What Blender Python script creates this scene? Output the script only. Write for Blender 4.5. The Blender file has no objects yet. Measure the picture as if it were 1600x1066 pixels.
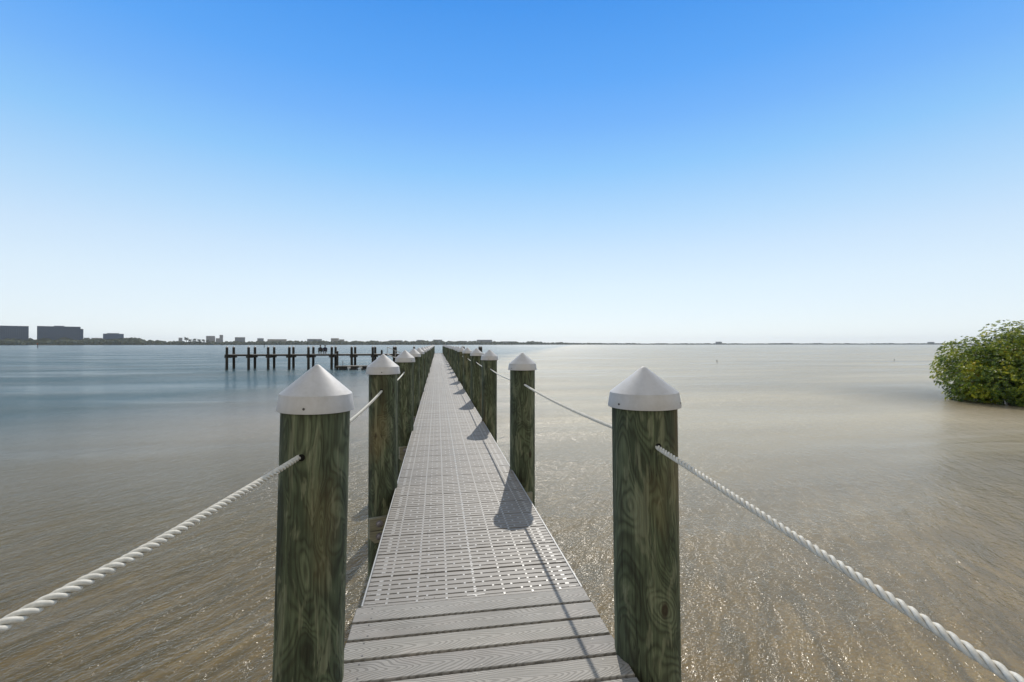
import bpy, bmesh, math, random
from mathutils import Vector, Matrix, noise as mnoise
R = math.radians
random.seed(7)
C = bpy.context.scene
COL = C.collection

# ------------------------------------------------------------------ camera
TH = R(9.34)                      # the dock runs along +Y, the camera looks this far to its right
EYE = 3.57                        # eye above the water (z = 0)
F = 711.0                         # focal length in photo pixels (1600 wide)
FW = Vector((math.sin(TH), math.cos(TH), 0)); RT = Vector((math.cos(TH), -math.sin(TH), 0))
cam = bpy.data.objects.new('camera', bpy.data.cameras.new('camera')); COL.objects.link(cam)
cam.data.sensor_width = 36; cam.data.lens = F/1600*36
cam.data.clip_start = 0.05; cam.data.clip_end = 30000
cam.location = (0, 0, EYE)
cam.rotation_euler = (R(90)+math.atan(5/F), 0, -TH)
C.camera = cam

# ------------------------------------------------------------------ sky and sun
SUN_EL, SUN_AZ = R(37.0), R(13.4)
w = bpy.data.worlds.new("World"); C.world = w; w.use_nodes = True
nt = w.node_tree; nt.nodes.clear()
sky = nt.nodes.new('ShaderNodeTexSky'); sky.sky_type = 'NISHITA'; sky.sun_disc = False
sky.sun_elevation = SUN_EL; sky.sun_rotation = SUN_AZ
sky.air_density = 1.0; sky.dust_density = 0.0; sky.ozone_density = 3.0; sky.altitude = 0
bg = nt.nodes.new('ShaderNodeBackground'); bg.inputs[1].default_value = 0.12
wo = nt.nodes.new('ShaderNodeOutputWorld')
# the sky's colour by height, laid over the Sky Texture's own light
geo_ = nt.nodes.new('ShaderNodeNewGeometry'); sep_ = nt.nodes.new('ShaderNodeSeparateXYZ'); cr_ = nt.nodes.new('ShaderNodeValToRGB')
neg_ = nt.nodes.new('ShaderNodeMath'); neg_.operation = 'MULTIPLY'; neg_.inputs[1].default_value = -1
nt.links.new(geo_.outputs['Incoming'], sep_.inputs[0]); nt.links.new(sep_.outputs['Z'], neg_.inputs[0]); nt.links.new(neg_.outputs[0], cr_.inputs[0])
SKYC = [(0,(.88,.955,1.0)),(.03,(.87,.95,1.0)),(.123,(.76,.895,1.0)),(.19,(.64,.82,1.0)),(.255,(.49,.74,1.0)),(.353,(.28,.60,1.0)),(.429,(.175,.475,1.0)),(.498,(.105,.40,.975)),(.603,(.050,.31,.89)),(.68,(.25,.38,.58)),(.76,(.46,.48,.49)),(1,(.52,.51,.48))]  # stops above the view are paled to take blue out of the shade
cr_.color_ramp.elements.remove(cr_.color_ramp.elements[1])
for i, (p_, c_) in enumerate(SKYC):
    e_ = cr_.color_ramp.elements[0] if i == 0 else cr_.color_ramp.elements.new(p_)
    e_.position = p_; e_.color = (*c_, 1)
sc_ = nt.nodes.new('ShaderNodeVectorMath'); sc_.operation = 'SCALE'; sc_.inputs[3].default_value = 1/.12
# warm pale fill added to the sky behind the camera, to lift shaded faces
bk_ = nt.nodes.new('ShaderNodeMapRange'); bk_.inputs['From Min'].default_value = .05; bk_.inputs['From Max'].default_value = .55
nt.links.new(sep_.outputs['Y'], bk_.inputs['Value'])
mb_ = nt.nodes.new('ShaderNodeMix'); mb_.data_type = 'RGBA'; mb_.inputs[7].default_value = (.80,.755,.66,1)
nt.links.new(bk_.outputs[0], mb_.inputs[0]); nt.links.new(cr_.outputs[0], mb_.inputs[6]); nt.links.new(mb_.outputs[2], sc_.inputs[0])
mx_ = nt.nodes.new('ShaderNodeMix'); mx_.data_type = 'RGBA'; mx_.inputs[0].default_value = .87
nt.links.new(sky.outputs[0], mx_.inputs[6]); nt.links.new(sc_.outputs[0], mx_.inputs[7])
nt.links.new(mx_.outputs[2], bg.inputs[0]); nt.links.new(bg.outputs[0], wo.inputs[0])
sl = bpy.data.lights.new('sun', 'SUN'); sl.energy = 3.1; sl.angle = R(0.5); sl.color = (1, .93, .82)
so = bpy.data.objects.new('sun', sl); COL.objects.link(so)
SUNV = Vector((math.sin(SUN_AZ)*math.cos(SUN_EL), math.cos(SUN_AZ)*math.cos(SUN_EL), math.sin(SUN_EL)))
so.rotation_euler = (-SUNV).to_track_quat('-Z', 'Y').to_euler(); so.location = (5, -3, 30)
C.view_settings.view_transform = 'Standard'; C.view_settings.look = 'None'
C.view_settings.exposure = 0.0; C.view_settings.gamma = 1
C.cycles.sample_clamp_direct = 6; C.cycles.sample_clamp_indirect = 6

# ------------------------------------------------------------------ helpers
def at(px, zc, z=0.0):
    """the point that lies zc metres ahead on the bearing of photo column px"""
    p = RT*((px-800)/F*zc) + FW*zc
    return Vector((p.x, p.y, z))
def zpx(zc, py): return EYE-(py-538)/F*zc

def mat(name, base=(.5,.5,.5), rough=.6, spec=.5):
    m = bpy.data.materials.new(name); m.use_nodes = True
    b = m.node_tree.nodes['Principled BSDF']
    b.inputs['Base Color'].default_value = (*base, 1); b.inputs['Roughness'].default_value = rough
    b.inputs['Specular IOR Level'].default_value = spec
    return m
class G:
    """tiny node graph helper"""
    def __init__(s, m): s.m = m; s.t = m.node_tree; s.b = s.t.nodes.get('Principled BSDF')
    def n(s, kind, **kw):
        nd = s.t.nodes.new('ShaderNode'+kind)
        for k, v in kw.items():
            if k.startswith('i_'):
                key = k[2:].replace('_', ' ')
                nd.inputs[int(key) if key.isdigit() else key].default_value = v
            else: setattr(nd, k, v)
        return nd
    def l(s, a, b): s.t.links.new(a, b)
    def math(s, op, a, b=None, clamp=False):
        nd = s.n('Math', operation=op); nd.use_clamp = clamp
        for i, v in enumerate((a, b)):
            if v is None: continue
            if isinstance(v, (int, float)): nd.inputs[i].default_value = v
            else: s.l(v, nd.inputs[i])
        return nd.outputs[0]
    def mapping(s, src, scale=(1,1,1), rot=(0,0,0), loc=(0,0,0)):
        nd = s.n('Mapping'); nd.inputs['Scale'].default_value = scale
        nd.inputs['Rotation'].default_value = rot; nd.inputs['Location'].default_value = loc
        s.l(src, nd.inputs['Vector']); return nd.outputs[0]
    def noise(s, src, scale, detail=3, rough=.5, dist=0):
        nd = s.n('TexNoise'); nd.inputs['Scale'].default_value = scale
        nd.inputs['Detail'].default_value = detail; nd.inputs['Roughness'].default_value = rough
        nd.inputs['Distortion'].default_value = dist
        s.l(src, nd.inputs['Vector']); return nd.outputs['Fac']
    def ramp(s, fac, stops, interp='LINEAR'):
        nd = s.n('ValToRGB'); cr = nd.color_ramp; cr.interpolation = interp
        while len(cr.elements) > 1: cr.elements.remove(cr.elements[-1])
        for i, (p, c) in enumerate(stops):
            e = cr.elements[0] if i == 0 else cr.elements.new(p)
            e.position = p; e.color = (*c, 1) if len(c) == 3 else c
        s.l(fac, nd.inputs[0]); return nd.outputs[0]
    def mix(s, fac, a, b, mode='MIX'):
        nd = s.n('Mix', data_type='RGBA', blend_type=mode)
        for i, v in ((0, fac), (6, a), (7, b)):
            if isinstance(v, (int, float)): nd.inputs[i].default_value = v
            elif isinstance(v, tuple): nd.inputs[i].default_value = (*v, 1)
            else: s.l(v, nd.inputs[i])
        return nd.outputs[2]
    def bump(s, h, strength=.3, dist=.01, normal=None):
        nd = s.n('Bump'); nd.inputs['Strength'].default_value = strength; nd.inputs['Distance'].default_value = dist
        s.l(h, nd.inputs['Height'])
        if normal is not None: s.l(normal, nd.inputs['Normal'])
        return nd.outputs[0]

def mesh(name, V, Fc, m=None, parent=None, smooth=False, mi=None):
    me = bpy.data.meshes.new(name); me.from_pydata(V, [], Fc); me.update()
    ms = m if isinstance(m, (list, tuple)) else [m]
    for q in ms:
        if q: me.materials.append(q)
    if mi: me.polygons.foreach_set('material_index', mi)
    if smooth: me.polygons.foreach_set('use_smooth', [True]*len(me.polygons))
    o = bpy.data.objects.new(name, me); COL.objects.link(o); o.parent = parent
    return o
class MB:
    def __init__(s): s.V = []; s.F = []; s.M = []; s.mi = 0
    def add(s, V, Fc):
        k = len(s.V); s.V += [tuple(v) for v in V]; s.F += [tuple(i+k for i in f) for f in Fc]; s.M += [s.mi]*len(Fc)
    def box(s, x0, x1, y0, y1, z0, z1, bev=0):
        if bev:
            b = bev
            V = [(x0,y0,z0),(x1,y0,z0),(x1,y1,z0),(x0,y1,z0),
                 (x0,y0,z1-b),(x1,y0,z1-b),(x1,y1,z1-b),(x0,y1,z1-b),
                 (x0+b,y0+b,z1),(x1-b,y0+b,z1),(x1-b,y1-b,z1),(x0+b,y1-b,z1)]
            s.add(V, [(3,2,1,0),(0,1,5,4),(1,2,6,5),(2,3,7,6),(3,0,4,7),(4,5,9,8),(5,6,10,9),(6,7,11,10),(7,4,8,11),(8,9,10,11)])
        else:
            V = [(x0,y0,z0),(x1,y0,z0),(x1,y1,z0),(x0,y1,z0),(x0,y0,z1),(x1,y0,z1),(x1,y1,z1),(x0,y1,z1)]
            s.add(V, [(3,2,1,0),(4,5,6,7),(0,1,5,4),(1,2,6,5),(2,3,7,6),(3,0,4,7)])
    def obox(s, c, ax, hx, ay, hy, z0, z1):
        """box on horizontal axes ax, ay (unit vectors) round centre c"""
        P = []
        for z in (z0, z1):
            for a, b in ((-1,-1),(1,-1),(1,1),(-1,1)):
                p = c+ax*(a*hx)+ay*(b*hy); P.append((p.x, p.y, z))
        s.add(P, [(3,2,1,0),(4,5,6,7),(0,1,5,4),(1,2,6,5),(2,3,7,6),(3,0,4,7)])
    def tube(s, pts, rad, n=8, caps=True):
        pts = [Vector(p) for p in pts]; N = len(pts)
        rad = rad if isinstance(rad, (list, tuple)) else [rad]*N
        V = []; up = None
        for i, p in enumerate(pts):
            t = (pts[min(i+1,N-1)]-pts[max(i-1,0)]).normalized()
            if up is None:
                up = Vector((0,0,1)) if abs(t.z) < .9 else Vector((1,0,0))
            a = (up-t*up.dot(t)).normalized(); b = t.cross(a); up = a
            for k in range(n):
                an = 2*math.pi*k/n; V.append(p+(a*math.cos(an)+b*math.sin(an))*rad[i])
        Fc = [(i*n+k, i*n+(k+1)%n, (i+1)*n+(k+1)%n, (i+1)*n+k) for i in range(N-1) for k in range(n)]
        if caps: Fc += [tuple(range(n-1,-1,-1)), tuple((N-1)*n+k for k in range(n))]
        s.add(V, Fc)
    def lathe(s, prof, n=32, c=(0,0,0), wob=None):
        V = []
        for i, (r, z) in enumerate(prof):
            for k in range(n):
                an = 2*math.pi*k/n; rr = r*(wob(an, z) if wob else 1)
                V.append((c[0]+rr*math.cos(an), c[1]+rr*math.sin(an), c[2]+z))
        N = len(prof)
        Fc = [(i*n+k, i*n+(k+1)%n, (i+1)*n+(k+1)%n, (i+1)*n+k) for i in range(N-1) for k in range(n)]
        Fc += [tuple(range(n-1,-1,-1)), tuple((N-1)*n+k for k in range(n))]
        s.add(V, Fc)
    def build(s, name, m, parent=None, smooth=False):
        return mesh(name, s.V, s.F, m, parent, smooth, s.M if any(s.M) else None)
def autosmooth(o, deg=35):
    me = o.data
    for p in me.polygons: p.use_smooth = True
    me.set_sharp_from_angle(angle=R(deg))
    return o
def tag(o, label=None, cat=None, group=None, kind=None):
    if label: o['label'] = label
    if cat: o['category'] = cat
    if group: o['group'] = group
    if kind: o['kind'] = kind
    return o
def empty(name, loc=(0,0,0), label=None, cat=None, group=None, rz=0):
    o = bpy.data.objects.new(name, None); COL.objects.link(o); o.location = loc; o.rotation_euler = (0,0,rz)
    o.empty_display_size = .2
    return tag(o, label, cat, group)
def copy_tree(o, parent=None):
    c = o.copy(); COL.objects.link(c); c.parent = parent
    for ch in list(o.children): copy_tree(ch, c)
    return c

# ------------------------------------------------------------------ materials
def m_water():
    m = bpy.data.materials.new('water'); m.use_nodes = True; g = G(m); t = g.t; t.nodes.clear()
    geo = g.n('NewGeometry').outputs['Position']
    CR = R(52)                                     # crests run this way from +X
    # long-crested ripples: stretched noise, short across the crest
    def wave(L, stretch, rot, detail=2, rough=.5, dist=.4, loc=(0,0,0)):
        v = g.mapping(geo, rot=(0,0,-rot), loc=loc)
        v = g.mapping(v, scale=(1/(L*stretch), 1/L, 0))
        return g.noise(v, 1.0, detail, rough, dist)
    w1 = wave(.30, 3.0, CR, detail=3, rough=.6, dist=.6)
    w2 = wave(.15, 1.9, CR+R(14), detail=3, rough=.6, dist=.7, loc=(3,7,0))
    w3 = wave(.036, 1.8, CR-R(22), loc=(9,1,0))
    w5 = wave(.85, 1.9, CR+R(20), loc=(1,8,0)); w6 = wave(3.6, 2.4, CR-R(20), loc=(4,2,0))
    w4 = wave(1.6, 3.0, CR-R(8), loc=(5,5,0))
    calm = g.ramp(g.noise(g.mapping(geo, rot=(0,0,R(-8)), scale=(.035,.13,0)), 1.0, 3, .55, .3), [(.34,(.30,.30,.30)),(.60,(1.2,1.2,1.2))])
    h = g.math('ADD', g.math('MULTIPLY', w1, .072), g.math('MULTIPLY', w2, .052))
    h = g.math('ADD', h, g.math('MULTIPLY', w3, .021))
    h = g.math('ADD', h, g.math('MULTIPLY', w4, .10))
    h = g.math('ADD', h, g.math('ADD', g.math('MULTIPLY', w5, .045), g.math('MULTIPLY', w6, .13)))
    h = g.math('MULTIPLY', h, calm)
    nb = g.bump(h, 1.0, 1.0)
    # body of the water: turbid, brown over the shallows, blue green over the deeper bay
    sep = g.n('SeparateXYZ'); g.l(geo, sep.inputs[0])
    far = g.math('MULTIPLY', g.math('SUBTRACT', g.math('SUBTRACT', sep.outputs['Y'], g.math('MULTIPLY', sep.outputs['X'], 3.2)), 46), 1/50., clamp=True)
    pat = g.noise(g.mapping(geo, rot=(0,0,R(-12)), scale=(.02,.10,0)), 1.0, 4, .55, .4)
    far2 = g.math('MULTIPLY', far, g.math('ADD', .55, pat), clamp=True)
    shoal = g.math('MULTIPLY', g.math('ADD', g.math('ADD', sep.outputs['X'], 1.0), g.math('MULTIPLY', pat, 5.0)), 1/11., clamp=True)
    nearl = g.mix(g.math('MULTIPLY', g.math('SUBTRACT', sep.outputs['Y'], 9.0), 1/16., clamp=True), (.225,.185,.095), (.315,.290,.250))
    near_ = g.mix(shoal, nearl, (.52,.445,.305))
    body = g.mix(far2, near_, (.050,.102,.118))
    body = g.mix(g.math('MULTIPLY', g.ramp(pat, [(.42,(0,0,0)),(.62,(1,1,1))]), .35), body, (.17,.165,.14))
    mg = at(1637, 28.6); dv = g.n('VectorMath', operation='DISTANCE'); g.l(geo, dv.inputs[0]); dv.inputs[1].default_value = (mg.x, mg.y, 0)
    bush_refl = g.math('SUBTRACT', 1.45, g.math('MULTIPLY', g.math('ADD', dv.outputs['Value'], g.math('MULTIPLY', pat, 6)), 1/11.), clamp=True)
    body = g.mix(bush_refl, body, (.070,.054,.024))  # the mangrove's dark brown reflection, put into the water colour
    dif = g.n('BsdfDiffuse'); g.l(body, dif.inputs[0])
    tr = g.n('BsdfTransparent'); tr.inputs[0].default_value = (.82,.71,.50,1)
    turb = g.math('ADD', .36, g.math('MULTIPLY', g.math('MULTIPLY', g.math('SUBTRACT', sep.outputs['Y'], 4), 1/16., clamp=True), .68))
    mx = g.n('MixShader'); g.l(turb, mx.inputs[0]); g.l(tr.outputs[0], mx.inputs[1]); g.l(dif.outputs[0], mx.inputs[2])
    gl = g.n('BsdfGlossy'); gl.inputs['Roughness'].default_value = .145; g.l(nb, gl.inputs['Normal'])
    fr = g.n('Fresnel'); fr.inputs[0].default_value = 1.34; g.l(nb, fr.inputs['Normal'])
    m2 = g.n('MixShader'); g.l(g.math('MULTIPLY', fr.outputs[0], .74), m2.inputs[0]); g.l(mx.outputs[0], m2.inputs[1]); g.l(gl.outputs[0], m2.inputs[2])
    out = g.n('OutputMaterial'); g.l(m2.outputs[0], out.inputs[0])
    return m

def m_seabed():
    m = mat('wet_sand', (.3,.24,.15), .9, .1); g = G(m)
    geo = g.n('NewGeometry').outputs['Position']
    v = g.mapping(geo, rot=(0,0,-R(57)))
    rip = g.noise(g.mapping(v, scale=(.55, 3.4, 0)), 1.0, 2, .5, .7)
    big = g.noise(geo, .35, 4, .6)
    c = g.ramp(rip, [(.38,(.13,.105,.05)),(.50,(.42,.345,.18)),(.62,(.78,.68,.42))])
    weed = g.ramp(big, [(.38,(.55,.50,.42)),(.60,(1,1,1))])
    c = g.mix(1.0, c, weed, 'MULTIPLY')
    speck = g.ramp(g.noise(geo, 9, 4, .65), [(.36,(.45,.42,.38)),(.48,(1,1,1)),(.68,(1,1,1)),(.76,(1.25,1.2,1.1))])
    c = g.mix(.8, c, speck, 'MULTIPLY')
    g.l(c, g.b.inputs['Base Color']); g.l(g.bump(rip, .5, .05), g.b.inputs['Normal'])
    return m

def m_piling():
    m = mat('treated_pine', (.1,.1,.07), .75, .25); g = G(m)
    tc = g.n('TexCoord').outputs['Object']; oi = g.n('ObjectInfo').outputs['Random']
    off = g.n('CombineXYZ'); g.l(g.math('MULTIPLY', oi, 37.0), off.inputs[0]); g.l(g.math('MULTIPLY', oi, 91.0), off.inputs[2])
    add = g.n('VectorMath', operation='ADD'); g.l(tc, add.inputs[0]); g.l(off.outputs[0], add.inputs[1]); p = add.outputs[0]
    # growth rings cut tangentially: contour lines of a smooth field, stretched along the pole
    fld = g.noise(g.mapping(p, scale=(4.6,4.6,1.35)), 1.0, 2.0, .45, 1.1)
    vo = g.n('TexVoronoi'); vo.inputs['Scale'].default_value = 1.0
    g.l(g.mapping(p, scale=(3.4,3.4,1.7), loc=(1,1,1)), vo.inputs['Vector']); kd = vo.outputs['Distance']
    fld = g.math('ADD', fld, g.math('MULTIPLY', g.ramp(kd, [(0,(1,1,1)),(.12,(.62,.62,.62)),(.40,(0,0,0))], 'EASE'), .13))
    ring = g.math('SINE', g.math('MULTIPLY', fld, 150.0))
    ring = g.math('ADD', g.math('MULTIPLY', ring, .5), .5)
    fib = g.noise(g.mapping(p, scale=(110,110,3.2)), 1.0, 4, .65)
    patch = g.noise(g.mapping(p, scale=(15,15,2.6)), 1.0, 4, .65, .5)
    c = g.ramp(fld, [(.30,(.045,.058,.034)),(.44,(.108,.132,.074)),(.53,(.062,.078,.045)),(.62,(.118,.140,.082)),(.75,(.160,.184,.112))])
    c = g.mix(g.math('MULTIPLY', g.math('POWER', ring, 1.6), .58), c, (.028,.028,.016))
    light = g.ramp(patch, [(.54,(0,0,0)),(.60,(1,1,1))])
    c = g.mix(g.math('MULTIPLY', light, .62), c, (.205,.215,.135))
    dark = g.ramp(patch, [(.38,(1,1,1)),(.46,(0,0,0))])
    c = g.mix(g.math('MULTIPLY', dark, .50), c, (.024,.023,.015))
    tan = g.ramp(g.noise(g.mapping(p, scale=(3,3,.9), loc=(4,2,8)), 1.0, 2, .5), [(.57,(0,0,0)),(.70,(1,1,1))])
    c = g.mix(g.math('MULTIPLY', tan, .28), c, (.24,.145,.055))
    c = g.mix(.8, c, g.ramp(fib, [(.3,(.50,.50,.50)),(.7,(1.35,1.35,1.35))]), 'MULTIPLY')
    # drying cracks
    crk = g.noise(g.mapping(p, scale=(34,34,1.3), loc=(2,9,4)), 1.0, 2, .5)
    crack = g.ramp(crk, [(.492,(0,0,0)),(.498,(1,1,1)),(.502,(1,1,1)),(.508,(0,0,0))])
    crack = g.math('MULTIPLY', crack, g.ramp(g.noise(g.mapping(p, scale=(5,5,2), loc=(7,1,2)), 1.0, 2), [(.50,(0,0,0)),(.56,(1,1,1))]))
    c = g.mix(g.math('MULTIPLY', crack, .85), c, (.012,.012,.009))
    knot = g.ramp(kd, [(.045,(1,1,1)),(.080,(0,0,0))])
    c = g.mix(g.math('MULTIPLY', knot, .8), c, (.030,.018,.010))
    # wet, fouled foot by the water line
    z = g.n('SeparateXYZ'); g.l(g.n('NewGeometry').outputs['Position'], z.inputs[0])
    wet = g.ramp(g.math('ADD', z.outputs['Z'], g.math('MULTIPLY', patch, .5)), [(.55,(1,1,1)),(.95,(0,0,0))])
    c = g.mix(g.math('MULTIPLY', wet, .8), c, (.018,.018,.013))
    g.l(c, g.b.inputs['Base Color'])
    h = g.math('SUBTRACT', g.math('ADD', g.math('MULTIPLY', ring, .5), fib), g.math('MULTIPLY', crack, 1.5))
    g.l(g.bump(h, .45, .004), g.b.inputs['Normal'])
    return m

def m_cap():
    m = mat('white_plastic', (.78,.78,.79), .38, .5); g = G(m)
    tc = g.n('TexCoord').outputs['Object']
    d = g.noise(g.mapping(tc, scale=(9,9,14)), 1.0, 5, .65)
    s = g.noise(g.mapping(tc, scale=(60,60,6)), 1.0, 3, .6)
    c = g.mix(.8, (.53,.525,.53), g.ramp(d, [(.32,(.86,.85,.82)),(.55,(1,1,1))]), 'MULTIPLY')
    c = g.mix(.35, c, g.ramp(s, [(.3,(.85,.85,.83)),(.6,(1,1,1))]), 'MULTIPLY')
    g.l(c, g.b.inputs['Base Color']); g.l(g.bump(s, .12, .003), g.b.inputs['Normal'])
    g.l(g.ramp(d, [(.3,(.65,.65,.65)),(.7,(.48,.48,.48))]), g.b.inputs['Roughness'])
    return m

def m_board():
    """grey composite board with embossed cathedral grain, arches pointing along +X"""
    m = mat('composite_board', (.4,.4,.38), .62, .35); g = G(m)
    tc = g.n('TexCoord').outputs['Object']; oi = g.n('ObjectInfo').outputs['Random']
    sp = g.n('SeparateXYZ'); g.l(tc, sp.inputs[0])
    x = g.math('ADD', sp.outputs['X'], g.math('MULTIPLY', oi, 7.3)); y = sp.outputs['Y']
    cb = g.n('CombineXYZ'); g.l(x, cb.inputs[0]); g.l(y, cb.inputs[1]); g.l(g.math('MULTIPLY', oi, 50), cb.inputs[2]); p = cb.outputs[0]
    wob = g.noise(g.mapping(p, scale=(2.6,7,1)), 1.0, 2, .5)
    yy = g.math('ADD', y, g.math('MULTIPLY', g.math('SUBTRACT', g.noise(g.mapping(p, scale=(1.1,0,1)), 1.0, 1), .5), .10))
    ay = g.math('POWER', g.math('ADD', g.math('POWER', yy, 2.0), .00004), .5)
    f = g.math('ADD', g.math('MULTIPLY', x, 58.0), g.math('MULTIPLY', ay, 185.0))
    f = g.math('ADD', f, g.math('MULTIPLY', wob, 20.0))
    s = g.math('SINE', g.math('MULTIPLY', f, 2.6))
    s = g.math('ADD', g.math('MULTIPLY', s, .5), .5)
    line = g.ramp(g.math('ADD', s, g.math('MULTIPLY', g.math('SUBTRACT', g.noise(g.mapping(p, scale=(9,60,1)), 1.0, 2), .5), .5)), [(.10,(1,1,1)),(.48,(0,0,0))])
    fine = g.noise(g.mapping(p, scale=(12,260,1)), 1.0, 3, .6)
    tone = g.noise(p, 3.0, 3, .5)
    c = g.ramp(tone, [(.3,(.30,.285,.260)),(.7,(.375,.358,.330))])
    c = g.mix(g.math('MULTIPLY', line, .55), c, (.12,.112,.10))
    c = g.mix(.5, c, g.ramp(fine, [(.3,(.72,.72,.72)),(.7,(1.12,1.12,1.12))]), 'MULTIPLY')
    pink = g.noise(g.mapping(p, scale=(5,9,1), loc=(3,0,0)), 1.0, 2)
    c = g.mix(g.math('MULTIPLY', g.ramp(pink, [(.5,(0,0,0)),(.7,(1,1,1))]), .12), c, (.50,.40,.36))
    c = g.mix(1.0, c, g.ramp(oi, [(0,(.90,.90,.91)),(1,(1.07,1.06,1.03))]), 'MULTIPLY')
    st = g.noise(g.mapping(p, scale=(2.2,5,1), loc=(8,3,0)), 1.0, 5, .7)
    c = g.mix(.6, c, g.ramp(st, [(.33,(.72,.71,.69)),(.50,(1,1,1))]), 'MULTIPLY')
    g.l(c, g.b.inputs['Base Color'])
    h = g.math('SUBTRACT', g.math('MULTIPLY', fine, .4), line)
    g.l(g.bump(h, .5, .0015), g.b.inputs['Normal'])
    return m

def m_panel():
    m = mat('grey_deck_plastic', (.42,.405,.385), .55, .4); g = G(m)
    geo = g.n('NewGeometry').outputs['Position']; oi = g.n('ObjectInfo').outputs['Random']
    sp = g.n('SeparateXYZ'); g.l(geo, sp.inputs[0])
    ridge = g.math('SINE', g.math('MULTIPLY', sp.outputs['Y'], 2*math.pi/.0127))
    tone = g.noise(geo, 2.2, 5, .6)
    c = g.ramp(tone, [(.3,(.235,.218,.196)),(.7,(.300,.280,.255))])
    c = g.mix(1.0, c, g.ramp(oi, [(0,(.93,.93,.93)),(1,(1.04,1.03,1.02))]), 'MULTIPLY')
    c = g.mix(.5, c, g.ramp(g.math('ADD', g.math('MULTIPLY', ridge, .5), .5), [(0,(.62,.62,.62)),(.5,(1,1,1))]), 'MULTIPLY')
    dirt = g.noise(geo, 26, 4, .65)
    c = g.mix(.5, c, g.ramp(dirt, [(.34,(.78,.77,.75)),(.55,(1,1,1))]), 'MULTIPLY')
    g.l(c, g.b.inputs['Base Color']); g.l(g.bump(ridge, .25, .0012), g.b.inputs['Normal'])
    return m

def m_noisy(name, c0, c1, scale=8, rough=.7, bump=.2, stretch=(1,1,1), dist=.01, spec=.3):
    m = mat(name, c0, rough, spec); g = G(m)
    tc = g.n('TexCoord').outputs['Object']
    n = g.noise(g.mapping(tc, scale=stretch), scale, 5, .6)
    g.l(g.ramp(n, [(.32,c0),(.68,c1)]), g.b.inputs['Base Color'])
    if bump: g.l(g.bump(n, bump, dist), g.b.inputs['Normal'])
    return m

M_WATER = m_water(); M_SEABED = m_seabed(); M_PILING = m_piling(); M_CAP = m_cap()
M_BOARD = m_board(); M_PANEL = m_panel()
M_PAD = m_noisy('pad_glint_plastic', (.38,.362,.335), (.50,.48,.45), 60, .35, .1)  # sun glint on the smooth bridges painted in as a lighter tone
M_RIM = m_noisy('rim_plastic', (.36,.36,.355), (.48,.48,.47), 9, .45, .05)
M_SCREW = mat('dark_screw', (.06,.055,.05), .45, .5)
M_STEEL = m_noisy('galvanised_steel', (.20,.19,.22), (.33,.32,.36), 40, .45, .1, spec=.6)
M_STEEL.node_tree.nodes['Principled BSDF'].inputs['Metallic'].default_value = .6
M_BEAM = m_noisy('weathered_beam', (.17,.165,.12), (.32,.31,.24), 5, .8, .4, (1,14,14), .004)
M_STRINGER = m_noisy('stringer_timber', (.06,.055,.04), (.12,.11,.08), 5, .85, .3, (14,1,14), .004)
M_HOLE = mat('hole_shade', (.012,.012,.010), .9, .1)  # near-black plug on the post face, its colour standing for shade inside the hole
M_ROPE = m_noisy('white_rope_fibre', (.52,.495,.43), (.74,.71,.63), 60, .6, .5, (1,1,1), .0015)

# ------------------------------------------------------------------ water, sea bed
def sheet(name, z, ext, m):
    return tag(mesh(name, [(-ext,-ext*.3,z),(ext,-ext*.3,z),(ext,ext,z),(-ext,ext,z)], [(0,1,2,3)], m), kind='structure')
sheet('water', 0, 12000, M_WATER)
V = []; Fc = []; NX, NY = 90, 90
for j in range(NY+1):
    y = -30+ (j/NY)**2.2*9000
    for i in range(NX+1):
        u = i/NX*2-1; x = math.copysign(abs(u)**2.6, u)*9000
        d = .38+max(0, y-6)*.022+max(0, -x-3)*.012
        d = min(d, 2.6)+.10*mnoise.noise(Vector((x*.12, y*.12, 0)))
        V.append((x, y, -d))
for j in range(NY):
    for i in range(NX):
        a = j*(NX+1)+i; Fc.append((a, a+1, a+NX+2, a+NX+1))
tag(mesh('seabed', V, Fc, M_SEABED, smooth=True), kind='structure')

# ------------------------------------------------------------------ the dock
DK = 2.13                       # deck top
DX0, DX1 = -.410, .8525
CXM = (DX0+DX1)/2
Y_PLANK = 2.604                 # boards run up to here, perforated panels beyond
Y_END = 75.2
dock = empty('dock', (0, 0, DK), 'long grey walkway of boards and perforated panels running out over the bay', 'dock')
def L(o): o.location = (0,0,0); return o
# boards
def board_mesh():
    mb = MB(); hx = (DX1-DX0)/2+.012
    mb.box(-hx, hx, -.0645, .0645, -.040, 0, .003)
    mb.mi = 1
    for sx in (-hx+.10, -.02, hx-.10):
        for sy in (-.045, .045):
            dx = random.uniform(-.02,.02)
            mb.lathe([(.0050,-.002),(.0050,.0006)], 8, (sx+dx, sy, 0))
    return mb
b0 = board_mesh().build('deck_board', [M_BOARD, M_SCREW], dock)
nb = 34
for i in range(nb):
    o = b0 if i == 0 else b0.copy()
    if i: COL.objects.link(o); o.parent = dock
    o.location = (CXM-.008+random.uniform(-.003,.003), Y_PLANK-.0725-i*.1455, 0)
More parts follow.
